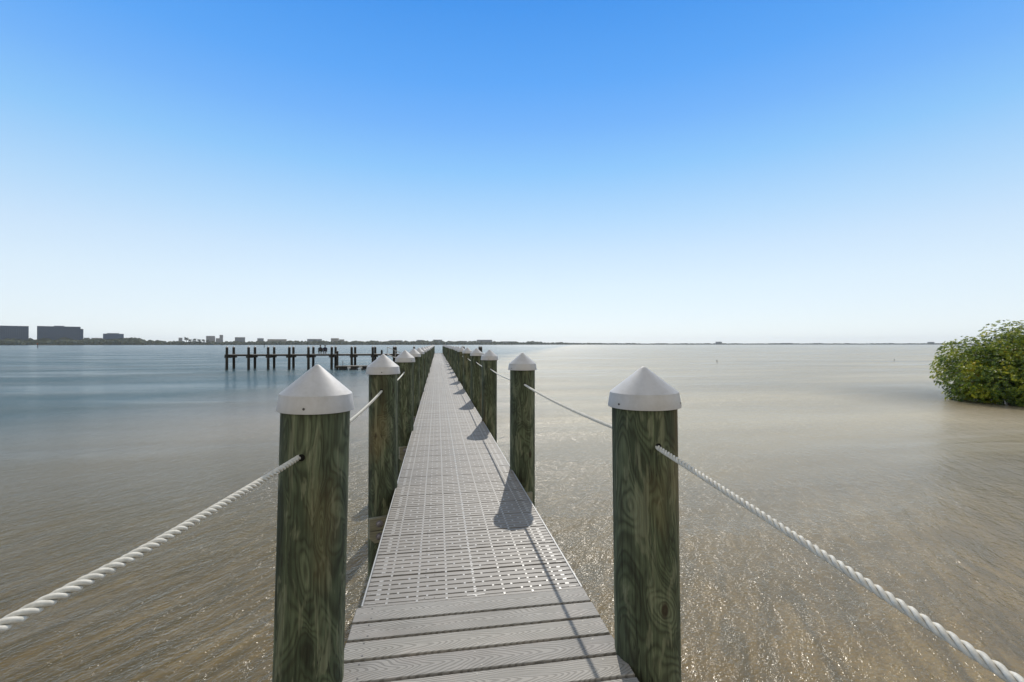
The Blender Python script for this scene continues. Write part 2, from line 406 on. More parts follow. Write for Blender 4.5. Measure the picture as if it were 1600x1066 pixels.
# perforated panels
PL = .305; PITCH = PL/6; GAP = .0088
COLS = [CXM+(k-10)*.0553 for k in range(21)]
def panel_into(mb, y0, fine=True):
    for r in range(6):
        gp = GAP*1.8 if r == 0 else GAP; ya = y0+r*PITCH+gp; yb = y0+(r+1)*PITCH
        mb.mi = 0; mb.box(DX0+.010, DX1-.010, ya, yb, -.042, 0, .0018 if fine else 0)
        pat = (0,1,2,4) if r % 2 == 0 else (1,3,4,5)
        ks = [k for k in range(21) if (k % 6) in pat or k in (0, 20, 10)]
        mb.mi = 1
        for k in ks:
            if r == 0 and k % 6 not in (1, 4): continue
            w_ = .0062 if k not in (0, 20) else .012
            mb.box(COLS[k]-w_, COLS[k]+w_, ya-gp-.0035, ya+.0035, -.030, .0008)
    if fine:
        mb.mi = 1
        mb.box(CXM-.052, CXM+.052, y0+GAP+.0045, y0+GAP+.0135, -.001, .0012)
        for r in range(6):
            for sx, ww in ((DX0+.055,.020),(DX1-.055,.020)):
                if r % 2 == 0: mb.box(sx-ww, sx+ww, y0+r*PITCH+GAP+.006, y0+r*PITCH+GAP+.011, -.001, .0010)
            if r % 2: mb.box(CXM-.010, CXM+.010, y0+r*PITCH+GAP+.012, y0+(r+1)*PITCH-.012, -.001, .0010)
        mb.mi = 2
        for sx in (CXM-.29, CXM-.235, CXM, CXM+.235, CXM+.29):
            mb.lathe([(.0045,-.002),(.0045,.0007)], 8, (sx, y0+.028, 0))
            mb.lathe([(.0045,-.002),(.0045,.0007)], 8, (sx, y0+PL-.020, 0))
mb = MB(); mb.box(DX0+.002, DX1-.002, Y_PLANK-.0065, Y_PLANK+.016, -.040, -.0012); mb.build('edge_strip', M_PANEL, dock)
mb = MB(); panel_into(mb, 0)
p0 = mb.build('deck_panel', [M_PANEL, M_PAD, M_SCREW], dock)
NP = int((Y_END-Y_PLANK)/PL)
for i in range(100):
    o = p0 if i == 0 else p0.copy()
    if i: COL.objects.link(o); o.parent = dock
    o.location = (random.uniform(-.0015,.0015), Y_PLANK+.004+i*PL, random.uniform(-.0006,.0006))
mb = MB()
for i in range(100, NP): panel_into(mb, Y_PLANK+.004+i*PL, False)
tag(mb.build('deck_panel_run', [M_PANEL, M_PAD], dock), 'farther perforated panels merging into a pale strip', kind='stuff')
for x in (DX0, DX1-.009):
    mb = MB(); mb.box(x, x+.009, Y_PLANK+.004, Y_END, -.050, .0015)
    mb.build('rim_strip', M_RIM, dock)
for x in (DX0+.05, CXM-.019, DX1-.09):
    mb = MB(); mb.box(x, x+.038, -2.4, Y_END-.1, -.240, -.044); mb.build('stringer', M_STRINGER, dock)

# pilings: lateral, along
H = 1.44
ROWR = [(.978, 1.405*H, .149), (.978, 3.616*H, .150), (.974, 5.93*H, .148), (.985, 8.15*H, .146), (.972, 10.3*H, .147)]
ROWL = [(-.536, 1.428*H, .1375), (-.536, 3.29*H, .141), (-.532, 5.42*H, .138), (-.545, 7.60*H, .139), (-.534, 9.78*H, .142)]
while ROWR[-1][1] < Y_END-2.5: ROWR.append((.978+random.uniform(-.02,.02), ROWR[-1][1]+3.13, random.uniform(.138,.150)))
while ROWL[-1][1] < Y_END-2.5: ROWL.append((-.536+random.uniform(-.02,.02), ROWL[-1][1]+3.13, random.uniform(.136,.147)))
TOPZ = 3.275                    # rim of the caps
POST_BASE = -1.2
def post_obj(parent, r, seed, top=TOPZ+.03):
    rnd = random.Random(seed); ph = [rnd.uniform(0, 6.28) for _ in range(4)]
    def wob(a, z): return 1+.008*math.sin(2*a+ph[0]+z*.5)+.004*math.sin(5*a+ph[1]+z*1.3)+.003*math.sin(9*a+ph[2]-z*2.1)
    prof = []; n = 26
    for i in range(n+1):
        z = POST_BASE+(top-POST_BASE)*i/n; prof.append((r*(1.035-.035*i/n), z-POST_BASE))
    mb = MB(); mb.lathe(prof, 48, wob=wob)
    return autosmooth(mb.build('post', M_PILING, parent), 60)
def cap_obj(parent, s=1.0):
    mb = MB()
    # skirt flares a little, the shoulder is rounded, the cone ends in a small nub
    mb.lathe([(.158,-.002),(.166,-.002),(.1672,.004),(.1615,.040),(.1582,.062),(.1570,.0700),
              (.080,.134),(.018,.1865),(.010,.1925),(.005,.1950),(.001,.1955)], 56)
    o = autosmooth(mb.build('cap', M_CAP, parent), 28)
    for a in (-100, 20, 140):
        an = R(a); mb = MB(); c = Vector((math.cos(an)*.1645, math.sin(an)*.1645, .020)); d = Vector((math.cos(an), math.sin(an), 0))
        mb.tube([c-d*.006, c+d*.0012, c+d*.0022], [.0055,.0055,.0035], 10); autosmooth(mb.build('screw', M_SCREW, o))
    return o
ORD = ['nearest','second','third','fourth','fifth','sixth','seventh','eighth','ninth','tenth','eleventh','twelfth','thirteenth','fourteenth',
       'fifteenth','sixteenth','seventeenth','eighteenth','nineteenth','twentieth','twenty-first','twenty-second','twenty-third','twenty-fourth','twenty-fifth','twenty-sixth']
def piling_proto(r, seed, sx=1, sz=1, dz=0):
    e = empty('piling', (0,0,POST_BASE)); post_obj(e, r, seed)
    c = cap_obj(e); c.location = (0,0,TOPZ-POST_BASE+dz); c.scale = (sx,sx,sz); c.rotation_euler = (0,0,seed*1.1)
    return e
protos = [piling_proto(.1475, 1, 1, .94, .006), piling_proto(.1365, 2, .915, .97, .020), piling_proto(.144, 3), piling_proto(.140, 4)]
used = set()
def place(pi, x, y, rz, tilt, label, group, hole):
    pr = protos[pi]
    e = pr if pi not in used else copy_tree(pr)
    if pi in used:                                       # a copied prototype may already carry a hole
        for ch in list(e.children):
            if ch.name.startswith('rope_hole'): bpy.data.objects.remove(ch)
    used.add(pi)
    e.location = (x, y, POST_BASE); e.rotation_euler = (tilt[0], tilt[1], rz); tag(e, label, 'piling', group)
    return e
looks_l = {0:'nearest left piling, swirling grain below its white cap, rope leading off left',
           1:'second piling in the left row, beam and two bolts at its foot beside the panels'}
looks_r = {0:'nearest right piling, dark green with a knot, rope running off to the right',
           1:'second piling in the right row, its cap shadow lying across the perforated panels'}
def add_hole(e, x, y, z, r, lx=0.0):
    mb = MB(); mb.lathe([(.0215,-.02),(.0215,.001)], 18); 
    h = mb.build('rope_hole', M_HOLE, None)
    return h
ROPE_Z = EYE-.315*H
def leanfix(x, y, tilt):
    """shift the base so that the piling stands at (x, y) at deck level although it leans"""
    dz = DK-POST_BASE
    return x-math.tan(tilt[1])*dz, y+math.tan(tilt[0])*dz
def row(side, data, looks):
    n = len(data)
    for i, (x, y, r) in enumerate(data):
        if i == 0: tilt = (0, R(1.3) if side == 'left' else R(-.65))
        else:
            rr = random.Random(i*7+(3 if side == 'left' else 5)); tilt = (R(rr.uniform(-.25,.25)), R(rr.uniform(-.25,.25)))
        bx, by = leanfix(x, y, tilt)
        pi = (0 if side == 'right' else 1) if i == 0 else (2 if (i+(side=='left')) % 2 else 3)
        if i in looks: lab = looks[i]
        elif i == n-1: lab = 'last piling at the far end of the %s row' % side
        else: lab = '%s capped piling counted outward along the %s row of the walkway' % (ORD[i], side)
        e = place(pi, bx, by, 0 if i < 2 else random.Random(i).uniform(0, 6.28), tilt, lab, 'capped pilings along the walkway', i < 4)
        if i < 4:
            rr = {0:.1475,1:.1385,2:.144,3:.140}[pi]
            ang = -e.rotation_euler[2]
            mb = MB(); d = Vector(((-.13 if side == 'left' else -.03) if i == 0 else 0, -1, 0)).normalized(); d = Matrix.Rotation(ang, 3, 'Z') @ d
            z = ROPE_Z-POST_BASE; c = d*(rr*1.004)
            mb.tube([c-d*.03+Vector((0,0,z+.004)), c+Vector((0,0,z+.004)), c+d*.0022+Vector((0,0,z+.004))], [.0135,.0135,.012], 20)
            mb.build('rope_hole', M_HOLE, e)
row('right', ROWR, looks_r); row('left', ROWL, looks_l)

# cross beams bolted to every pair of pilings
def cross_beam(y):
    e = mesh_beam = MB(); x0, x1 = -.665, 1.115; c = .05
    for z0, z1, ch in ((-.348,-.232,0),(-.470,-.356,c)):
        V = [(x0+ch,0,z0),(x1-ch,0,z0),(x1,0,z0+ch if ch else z0),(x1,0,z1),(x0,0,z1),(x0,0,z0+ch if ch else z0)]
        n = len(V); V2 = V+[(a,.04,b) for a,_,b in V]
        Fc = [tuple(range(n)), tuple(range(2*n-1,n-1,-1))]+[(i,i+n,(i+1)%n+n,(i+1)%n) for i in range(n)]
        if not ch:
            V = [(x0,0,z0),(x1,0,z0),(x1,0,z1),(x0,0,z1)]; n = 4; V2 = V+[(a,.04,b) for a,_,b in V]
            Fc = [(0,1,2,3),(7,6,5,4)]+[(i,i+4,(i+1)%4+4,(i+1)%4) for i in range(4)]
        e.add(V2, Fc)
    return e
cb0 = cross_beam(0).build('cross_beam', M_BEAM, dock)
for x in (-.536, .978):
    for z in (-.290, -.410):
        x = x if abs(x) != .536 else -.572
        mb = MB(); mb.tube([(x,.004,z),(x,-.004,z),(x,-.0045,z),(x,-.016,z),(x,-.022,z),(x,-.025,z)], [.034,.034,.027,.027,.018,.003], 16)
        autosmooth(mb.build('bolt', M_STEEL, cb0))
for i, (yl, yr) in enumerate(zip([d[1] for d in ROWL], [d[1] for d in ROWR])):
    o = cb0 if i == 0 else copy_tree(cb0, dock)
    ym = yl-.19 if i < 5 else (yl+yr)/2-.19
    o.location = (0, ym, 0)
    dx = 1.514
    if i < 5: o.rotation_euler = (0,0, math.atan2(yr-yl, dx)); o.location = (0, yl-.19+.536*math.tan(o.rotation_euler[2]), 0)

# ropes threaded through the pilings
def rope(name, pts_fine, pts_coarse, label):
    mb = MB()
    def dense(pts, step):
        out = [Vector(pts[0])]
        for a, b in zip(pts, pts[1:]):
            a = Vector(a); b = Vector(b); n = max(1, int((b-a).length/step))
            out += [a.lerp(b, (k+1)/n) for k in range(n)]
        return out
    P = dense(pts_fine, .0055); s = 0; pitch = .072
    S = [[], [], []]; up = Vector((0,0,1))
    for i, p in enumerate(P):
        t = (P[min(i+1,len(P)-1)]-P[max(i-1,0)]).normalized()
        if i: s += (p-P[i-1]).length
        a = (up-t*up.dot(t)).normalized(); b = t.cross(a)
        for k in range(3):
            an = 2*math.pi*(s/pitch+k/3); S[k].append(p+(a*math.cos(an)+b*math.sin(an))*.0064)
    for k in range(3): mb.tube(S[k], .0050, 9)
    if pts_coarse: mb.tube(pts_coarse, .0095, 8)
    o = mb.build(name, M_ROPE, smooth=True)
    return tag(o, label, 'rope', 'white ropes strung through the pilings')
def span(a, b, sag, n=14):
    a = Vector(a); b = Vector(b)
    return [a.lerp(b, k/n)-Vector((0,0,sag*4*(k/n)*(1-k/n))) for k in range(n+1)]
def row_pts(data, z, sag):
    out = []
    for i in range(len(data)-1):
        out += span((data[i][0], data[i][1], z), (data[i+1][0], data[i+1][1], z), sag, 8)[(1 if i else 0):]
    return out
ZR = ROPE_Z
# near right span: sags as it comes back past the camera
pr = lambda d, la, al: (la*H, al*H, EYE-d*H)
right_near = [pr(.3125,.679,1.405), pr(.3145,.662,1.30), pr(.330,.655,1.05), pr(.350,.652,.80), pr(.366,.649,.60), pr(.380,.645,.42), pr(.393,.643,.20), pr(.400,.64,-.05), pr(.385,.64,-.5), pr(.34,.64,-.85)]
left_near = [pr(.3125,-.372,1.428), pr(.3125,-.376,1.33), pr(.3115,-.400,1.08), pr(.310,-.433,.775), pr(.305,-.448,.66), pr(.302,-.4637,.564), pr(.300,-.50,.30), pr(.30,-.54,-.05), pr(.30,-.60,-.5), pr(.31,-.64,-.85)]
def smooth_pts(P, it=3):
    P = [Vector(p) for p in P]
    for _ in range(it):
        Q = [P[0]]
        for a, b in zip(P, P[1:]): Q += [a.lerp(b, .25), a.lerp(b, .75)]
        Q.append(P[-1]); P = Q
    return P
for nm, data, near, lab in (('rope', ROWR, right_near, 'white twisted rope through the right row of pilings, sagging toward the lower right'),
                            ('rope', ROWL, left_near, 'white twisted rope through the left row of pilings, stretching to the lower left')):
    f = smooth_pts(near)[::-1]+span((data[0][0],data[0][1],ZR), (data[1][0],data[1][1],ZR), .03)[1:]
    rope(nm, f, row_pts(data[1:], ZR, .035), lab)

# ------------------------------------------------------------------ the dock across the far end
M_DARKWOOD = m_noisy('dark_far_timber', (.022,.021,.018), (.045,.042,.034), 4, .85, .2)
YF, YB = 69.9, 72.05
head = empty('dock', (0, YF, DK), 'low cross dock far out to the left, running between two rows of dark posts', 'dock')
mb = MB()
nb_ = int((7.8+29.6)/.30)
for i in range(nb_):
    x = -29.6+i*.30; mb.box(x+.006, x+.294, 0, 2.15, -.05, 0)
mb.build('decking', M_PANEL, head)
for y in (.02, 2.08):
    mb = MB(); mb.box(-29.6, 7.6, y, y+.05, -.26, -.055); mb.build('fascia_beam', M_DARKWOOD, head)
front = [-29.2,-26.4,-23.8,-21.06,-18.3,-15.2,-12.3,-9.3,-6.25,-3.3, 4.0, 6.75]
def small_post():
    e = empty('dock_post', (0,0,-2.4))
    mb = MB(); mb.lathe([(.185,0),(.18,2.9),(.17,5.55)], 14); autosmooth(mb.build('post', M_DARKWOOD, e))
    mb = MB(); mb.lathe([(.172,5.50),(.168,5.57),(.02,5.72),(.004,5.73)], 14); autosmooth(mb.build('cap', M_CAP, e))
    return e
sp0 = small_post(); first = True
k = 0
for rown, yy in (('front', YF-.12), ('rear', YB+.14)):
    for i, x in enumerate(front):
        if x > -4 and rown == 'rear' and x < 4: continue
        e = sp0 if first else copy_tree(sp0); first = False
        e.location = (x+random.uniform(-.08,.08), yy, -2.4); e.rotation_euler = (R(random.uniform(-.5,.5)), R(random.uniform(-.5,.5)), random.uniform(0,6))
        side = '%s post from the left end in the %s row of the far cross dock' % (ORD[i].replace('nearest','first'), rown)
        tag(e, side, 'post', 'dark posts of the far cross dock')
        for z in (0,):
            if rown == 'front' and i < 9:
                mb = MB(); mb.box(x-.38-x, .38, -.06, 2.22, -.50, -.27)
                o = mb.build('cross_beam', M_DARKWOOD, head); o.location = (x, 0, 0)
# floating platform, its two guide posts and the gangway
YP = 67.2
pf = empty('floating_platform', (-9.6, YP, 0), 'low floating platform on white floats in front of the far cross dock', 'platform')
mb = MB()
for i in range(28): mb.box(-4.3+i*.31, -4.3+i*.31+.30, -.9, .9, .48, .54)
mb.build('decking', M_PANEL, pf)
mb = MB(); mb.box(-4.35, 4.45, -.93, -.88, .28, .475); mb.box(-4.35, 4.45, .88, .93, .28, .475); mb.build('fascia_beam', M_DARKWOOD, pf)
for x in (-3.9, -2.5, -.9, 1.0, 2.6):
    mb = MB(); mb.box(x, x+.9, -.85, .85, -.12, .275); mb.build('float', mat('black_float', (.015,.017,.022), .5), pf)
for x in (-2.72, -1.15):
    mb = MB(); mb.box(x, x+.42, -.99, -.935, .18, .46, 0); mb.build('fender', M_CAP, pf)
def guide(x, y, top, lab, capc):
    e = empty('mooring_post', (x, y, -2.4), lab, 'post', 'posts holding the floating platform')
    mb = MB(); mb.lathe([(.15,0),(.14,2.4+top)], 14); autosmooth(mb.build('post', M_DARKWOOD, e))
    mb = MB(); mb.lathe([(.155,2.36+top),(.15,2.4+top),(.02,2.52+top)], 14); autosmooth(mb.build('cap', capc, e))
guide(-13.85, YP, 2.62, 'short dark post with a white cap at the left end of the floating platform', M_CAP)
guide(-7.95, YP+1.2, 2.65, 'short dark post standing at the inner side of the floating platform', M_DARKWOOD)
mb = MB(); mb.tube([(0,0,.52),(0,0,1.25)], .045, 8)
cl = mb.build('cleat_post', M_STEEL); cl.location = (-13.2, YP+.4, 0)
tag(cl, 'thin grey stub standing on the left part of the floating platform', 'post')
gw = empty('gangway', (-7.3, YF-.1, DK), 'sloping gangway with thin pale rails from the cross dock down to the platform', 'gangway')
mb = MB(); mb.add([(0,-.5,0),(0,.4,0),(3.6,.4-1.2,-1.5),(3.6,-.5-1.2,-1.5),(0,-.5,-.1),(0,.4,-.1),(3.6,.4-1.2,-1.6),(3.6,-.5-1.2,-1.6)],
                  [(0,3,2,1),(4,5,6,7),(0,1,5,4),(1,2,6,5),(2,3,7,6),(3,0,4,7)]); mb.build('ramp', M_RIM, gw)
for yy in (-.5, .4):
    mb = MB(); mb.tube([(0,yy,1.0),(3.6,yy-1.2,-.5)], .03, 6)
    for t in (0,.33,.66,1): mb.tube([(3.6*t,yy-1.2*t,-1.5*t),(3.6*t,yy-1.2*t,1.0-1.5*t)], .025, 6)
    mb.build('handrail', M_RIM, gw)

# ------------------------------------------------------------------ the two people seated on the far dock
def blob_person(loc, rz, shirt, trousers, lean, label):
    sk = mat('skin', (.30,.19,.13), .6); hair = mat('dark_hair', (.03,.022,.018), .7)
    J = [((0,0,.46),.15),((0,.02,.70),.18),((0,.04+lean,.92),.20),((0,.05+lean,1.02),.07),((0,.03+lean,1.08),.062),((0,.01+lean,1.20),.098),((0,.015+lean,1.27),.085)]
    E = [(i,i+1) for i in range(6)]
    for s in (-1,1):
        k = len(J)
        J += [((s*.10,-.04,.46),.095),((s*.20,-.44,.52),.075),((s*.15,-.40,.12),.042),((s*.15,-.52,.05),.038)]
        E += [(0,k),(k,k+1),(k+1,k+2),(k+2,k+3)]
        k = len(J)
        J += [((s*.19,.05+lean,.93),.062),((s*.31,-.06,.72),.062),((s*.10,-.30,.64),.034),((s*.08,-.36,.63),.036)]
        E += [(2,k),(k,k+1),(k+1,k+2),(k+2,k+3)]
    me = bpy.data.meshes.new('person'); me.from_pydata([j[0] for j in J], E, []); me.update()
    o = bpy.data.objects.new('person', me); COL.objects.link(o)
    md = o.modifiers.new('s', 'SKIN'); md.use_smooth_shade = True
    for v, j in zip(me.skin_vertices[0].data, J): v.radius = (j[1], j[1]*.85)
    me.skin_vertices[0].data[0].use_root = True
    o.modifiers.new('u', 'SUBSURF').levels = 2
    dg = bpy.context.evaluated_depsgraph_get(); m2 = bpy.data.meshes.new_from_object(o.evaluated_get(dg))
    o.modifiers.clear(); o.data = m2
    for q in (sk, shirt, trousers, hair): m2.materials.append(q)
    for p in m2.polygons:
        c = p.center; p.use_smooth = True
        if c.z > 1.05: p.material_index = 3 if (c.z > 1.24 or c.y > .04+lean) else 0
        elif c.z < .60 and c.z > .09: p.material_index = 2
        elif c.z <= .09: p.material_index = 3
        else: p.material_index = 1 if not (c.y < -.31 and c.z > .56) else 0
    o.location = loc; o.rotation_euler = (0,0,rz)
    # brimmed cap
    mb = MB(); mb.lathe([(.100,1.23),(.104,1.27),(.085,1.315),(.04,1.335),(.004,1.338)], 16, (0,.012+lean,0)); mb.box(-.07,.07,-.20+lean,-.07+lean,1.236,1.246)
    autosmooth(mb.build('cap', trousers, o))
    return tag(o, label, 'person', 'people seated on the far cross dock')
def chair(loc, rz, label):
    e = empty('folding_chair', loc, label, 'chair', 'chairs on the far cross dock', rz)
    fab = mat('chair_fabric', (.02,.025,.02), .8)
    mb = MB(); mb.box(-.27,.27,-.22,.22,.36,.39); mb.build('seat', fab, e)
    mb = MB(); mb.add([(-.27,.20,.39),(.27,.20,.39),(.27,.30,.88),(-.27,.30,.88),(-.27,.225,.39),(.27,.225,.39),(.27,.325,.88),(-.27,.325,.88)],
                      [(0,1,2,3),(7,6,5,4),(0,4,5,1),(1,5,6,2),(2,6,7,3),(3,7,4,0)]); mb.build('backrest', fab, e)
    for a, b in (((-.27,-.24,0),(.27,-.22,.38)),((.27,-.24,0),(-.27,-.22,.38)),((-.27,.24,0),(.27,.22,.38)),((.27,.24,0),(-.27,.22,.38))):
        mb = MB(); mb.tube([a,b], .014, 6); mb.build('leg', M_STEEL, e)
    for s in (-1,1):
        mb = MB(); mb.tube([(s*.28,-.22,.38),(s*.28,-.24,.62),(s*.29,.24,.66)], .02, 6); mb.build('armrest', fab, e)
ol = mat('dark_olive_cloth', (.025,.035,.022), .85); nv = mat('navy_cloth', (.018,.022,.045), .85); gr = mat('charcoal_cloth', (.03,.03,.034), .85)
for xx, sh, tr_, ln, lb, cb_ in ((-16.95, gr, ol, .0, 'person in a grey top and dark olive trousers seated on the left chair', 'dark folding chair under the left seated person'),
                        (-16.30, nv, gr, .03, 'person in dark navy clothes seated on the right chair', 'dark folding chair under the right seated person')):
    chair((xx, YF+.75, DK), R(6), cb_); blob_person((xx, YF+.72, DK-.02), R(6), sh, tr_, ln, lb)

# ------------------------------------------------------------------ far shore
M_LAND = m_noisy('shore_ground', (.10,.09,.06), (.16,.15,.10), .02, .9, 0)
M_WOODS = m_noisy('far_foliage', (.030,.042,.020), (.075,.085,.042), .05, .9, 0)
def shore_d(px):
    # distance of the far waterline for each bearing
    pts = [(-500,1500),(0,1750),(300,2100),(700,2500),(900,3400),(1200,4300),(2200,5200)]
    for (a, da), (b, db) in zip(pts, pts[1:]):
        if px <= b: return da+(db-da)*(px-a)/(b-a)
    return pts[-1][1]
V = []; Fc = []; xs = list(range(-500, 2201, 20))
for px in xs:
    d = shore_d(px)+40*mnoise.noise(Vector((px*.02,0,0)))
    V += [tuple(at(px, d, -.6)), tuple(at(px, d+8, 1.0)), tuple(at(px, d+60, 2.0)), tuple(at(px, d+2500, 2.2))]
for i in range(len(xs)-1):
    for k_ in range(3): a = i*4+k_; Fc.append((a, a+4, a+5, a+1))
tag(mesh('far_shore', V, Fc, M_LAND), kind='structure')
# woods along the shore: one mass of many crowns
def crown_blob(mb, c, rx, rz, rnd):
    n, m_ = 7, 4
    V = []; 
    for j in range(m_+1):
        ph = math.pi*.5*j/m_
        for i in range(n):
            a = 2*math.pi*i/n+rnd.uniform(-.2,.2); q = rnd.uniform(.8,1.15)
            V.append((c[0]+rx*math.cos(a)*math.cos(ph)*q, c[1]+rx*math.sin(a)*math.cos(ph)*q, c[2]+rz*math.sin(ph)*rnd.uniform(.9,1.08)))
    Fc = [(j*n+i, j*n+(i+1)%n, (j+1)*n+(i+1)%n, (j+1)*n+i) for j in range(m_) for i in range(n)]
    mb.add(V, Fc)
def wood_h(px):
    pts = [(-500,14),(0,14),(60,13),(130,14),(180,15),(215,17),(240,11),(330,10),(420,12),(560,13),(700,14),(800,13),(850,12),(900,9),(1000,7),(1400,8),(1600,10),(2200,10)]
    for (a, da), (b, db) in zip(pts, pts[1:]):
        if px <= b: return da+(db-da)*(px-a)/(b-a)
    return 10
mb = MB(); rnd = random.Random(3); px = -420
while px < 2150:
    d = shore_d(px); hh = wood_h(px)*(1+.35*mnoise.noise(Vector((px*.045, 3, 0))))
    for q in range(3):
        dd = d+12+q*26+rnd.uniform(-8,8); h_ = hh*(2.1 if px < 260 else 1.7)*rnd.uniform(.62,1.0)*(.70+.15*q); c = at(px+rnd.uniform(-2,2), dd, 1.2)
        crown_blob(mb, c, h_*rnd.uniform(.7,1.1), h_, rnd)
    px += 3.2*1900/d*1.0
tag(mb.build('far_woods', M_WOODS), 'low dark band of trees along the whole far shore', 'woods', kind='stuff')

# buildings on the far shore
def m_facade(name, wall, glass, fx, fz, frac=.5):
    m = mat(name, wall, .5, .4); g = G(m); tc = g.n('TexCoord').outputs['Object']
    sp = g.n('SeparateXYZ'); g.l(tc, sp.inputs[0])
    fl = g.math('LESS_THAN', g.math('FRACT', g.math('MULTIPLY', sp.outputs['Z'], 1/fz)), frac)
    cl_ = g.math('LESS_THAN', g.math('FRACT', g.math('MULTIPLY', sp.outputs['X'], 1/fx)), .86)
    w_ = g.math('MULTIPLY', fl, cl_)
    g.l(g.mix(w_, wall, glass), g.b.inputs['Base Color'])
    g.l(g.math('SUBTRACT', .6, g.math('MULTIPLY', w_, .4)), g.b.inputs['Roughness'])
    return m
M_BLUE = m_facade('blue_glass_facade', (.050,.082,.125), (.020,.042,.080), 6, 3.8, .66)
M_BLUE2 = m_facade('slate_blue_facade', (.085,.12,.19), (.04,.07,.13), 6, 3.8, .6)
M_PALE = m_facade('pale_facade', (.34,.34,.35), (.14,.16,.19), 5, 3.4, .45)
M_GREY = m_facade('grey_facade', (.24,.255,.28), (.12,.14,.17), 6, 3.6, .5)
M_TAN = m_facade('tan_facade', (.36,.34,.30), (.18,.18,.19), 6, 3.6, .45)
M_ROOFW = mat('roof_trim', (.20,.20,.21), .7)
def building(name, px0, px1, ytop, dd, m, label, extra=()):
    """block between two bearings, dd metres behind the waterline, its roof seen at photo row ytop"""
    pm = (px0+px1)/2; zc = shore_d(pm)+dd
    c = at(pm, zc); az = math.atan2(c.x, c.y); wd = c.length*abs(math.atan((px1-800)/F)-math.atan((px0-800)/F)); dep = max(14, min(30, wd*.3))
    zt = zpx(zc, ytop)
    e = empty(name, (c.x, c.y, 1.6), label, 'building', 'buildings along the far shore', -az)
    mb = MB(); mb.box(-wd/2, wd/2, 0, dep, 0, zt-1.6); mb.build('wall', m, e)
    mb = MB(); mb.box(-wd/2-.4, wd/2+.4, -.4, dep+.4, zt-1.597, zt-.6); mb.build('roof', M_ROOFW, e)
    for (f0, f1, yt, mm) in extra:
        z2 = zpx(zc, yt)-1.6
        mb = MB(); mb.box(-wd/2+wd*f0, -wd/2+wd*f1, 3, dep-3, zt-.597, z2); mb.build('rooftop_block', mm, e)
    return e, wd, zt, dep
building('office_block', -22, 45.5, 509.5, 60, M_BLUE, 'dark blue office slab cut off by the left edge of the picture')
e, wd, zt, dep = building('office_block', 58.5, 126.5, 510.5, 60, M_BLUE, 'widest dark blue office slab on the left with a lower step at its right end', ((.38,.62,509.2,M_BLUE),))
zz = zpx(shore_d(92)+60, 513.5)-1.6
mb = MB(); mb.box(wd/2+.41, wd/2+9, 2, dep-2, 0, zz); mb.build('side_wing', M_BLUE, e)
building('office_block', 161, 193.5, 522, 55, M_BLUE2, 'small slate blue office block with a raised roof plant, right of the widest slab', ((.18,.78,520.7,M_BLUE2),))
SK = [(131,140,528.3,M_GREY,'low grey building just right of the widest blue slab'),
      (143,160,528.6,M_TAN,'low tan building left of the small slate blue block'),
      (196,207,528.5,M_TAN,'low tan building beside the small slate blue block'),
      (279,285,528.2,M_PALE,'small pale cube building left of the palms'),
      (322,336,525.4,M_PALE,'pale stepped building just right of the palms'),
      (343,348.5,523.8,M_PALE,'slim pale tower standing alone beside the stepped building'),
      (337,343,529,M_PALE,'low pale link building between the stepped building and the slim tower'),
      (367,383,527.4,M_GREY,'flat grey building behind the left end of the cross dock'),
      (402,412,529,M_GREY,'low grey building with a pitched look right of the flat grey one'),
      (418,448,530.5,M_TAN,'long low tan building behind the cross dock'),
      (480,503,530.2,M_GREY,'grey flat building above the two seated people'),
      (517,529.5,529.0,M_TAN,'taller tan building right of the seated people'),
      (530,538,530.8,M_TAN,'lower tan wing beside the taller tan building'),
      (609,629,532.2,M_GREY,'long low grey building above the second left piling cap'),
      (651,660,531.6,M_GREY,'short grey block left of the dock end'),
      (677,691,531.2,M_GREY,'grey block right above the far end of the walkway'),
      (715,730,533.2,M_GREY,'low grey building above the right row of caps'),
      (745,769,531.4,M_GREY,'widest grey building on the right of the walkway'),
      (785,806,533.8,M_GREY,'low flat grey building on the thin right shore'),
      (1118,1128,534.2,M_GREY,'tiny grey building alone on the thin horizon strip'),
      (1219,1239,536.3,M_GREY,'flat low building on the horizon well to the right'),
      (1449,1460,534.6,M_GREY,'small block on the horizon just left of the mangrove')]
for a, b, y, m_, lab in SK: building('waterfront_building', a, b, y, 95, m_, lab)

# palms and taller trees seen one by one above the woods
M_PTR = m_noisy('palm_trunk', (.10,.09,.07), (.16,.14,.11), 6, .9, .2)
M_PLF = mat('palm_frond', (.04,.055,.025), .7)
def palm():
    e = empty('palm_tree', (0,0,0)); mb = MB(); mb.tube([(0,0,0),(.3,.1,4),(.2,.2,8.2)], [.5,.36,.30], 8); mb.build('trunk', M_PTR, e)
    mb = MB(); r_ = random.Random(5)
    for i in range(26):
        a = i*2.4; up_ = r_.uniform(-.3,1.0); ln = r_.uniform(3.2,4.4)
        P = [Vector((.2,.2,8.2))]
        for s in range(1,6):
            t = s/5; P.append(Vector((.2+math.cos(a)*ln*t, .2+math.sin(a)*ln*t, 8.2+up_*ln*t-2.6*t*t)))
        sd = Vector((-math.sin(a), math.cos(a), 0))
        for s in range(5):
            w0 = .55*math.sin(math.pi*(.12+.8*s/5)); w1 = .55*math.sin(math.pi*(.12+.8*(s+1)/5))
            for q in (-1,1):
                mb.add([P[s],P[s+1],P[s+1]+sd*q*w1*1.2-Vector((0,0,w1*.7)),P[s]+sd*q*w0*1.2-Vector((0,0,w0*.7))], [(0,1,2,3)])
    mb.build('crown', M_PLF, e); return e
pm0 = palm(); fst = True
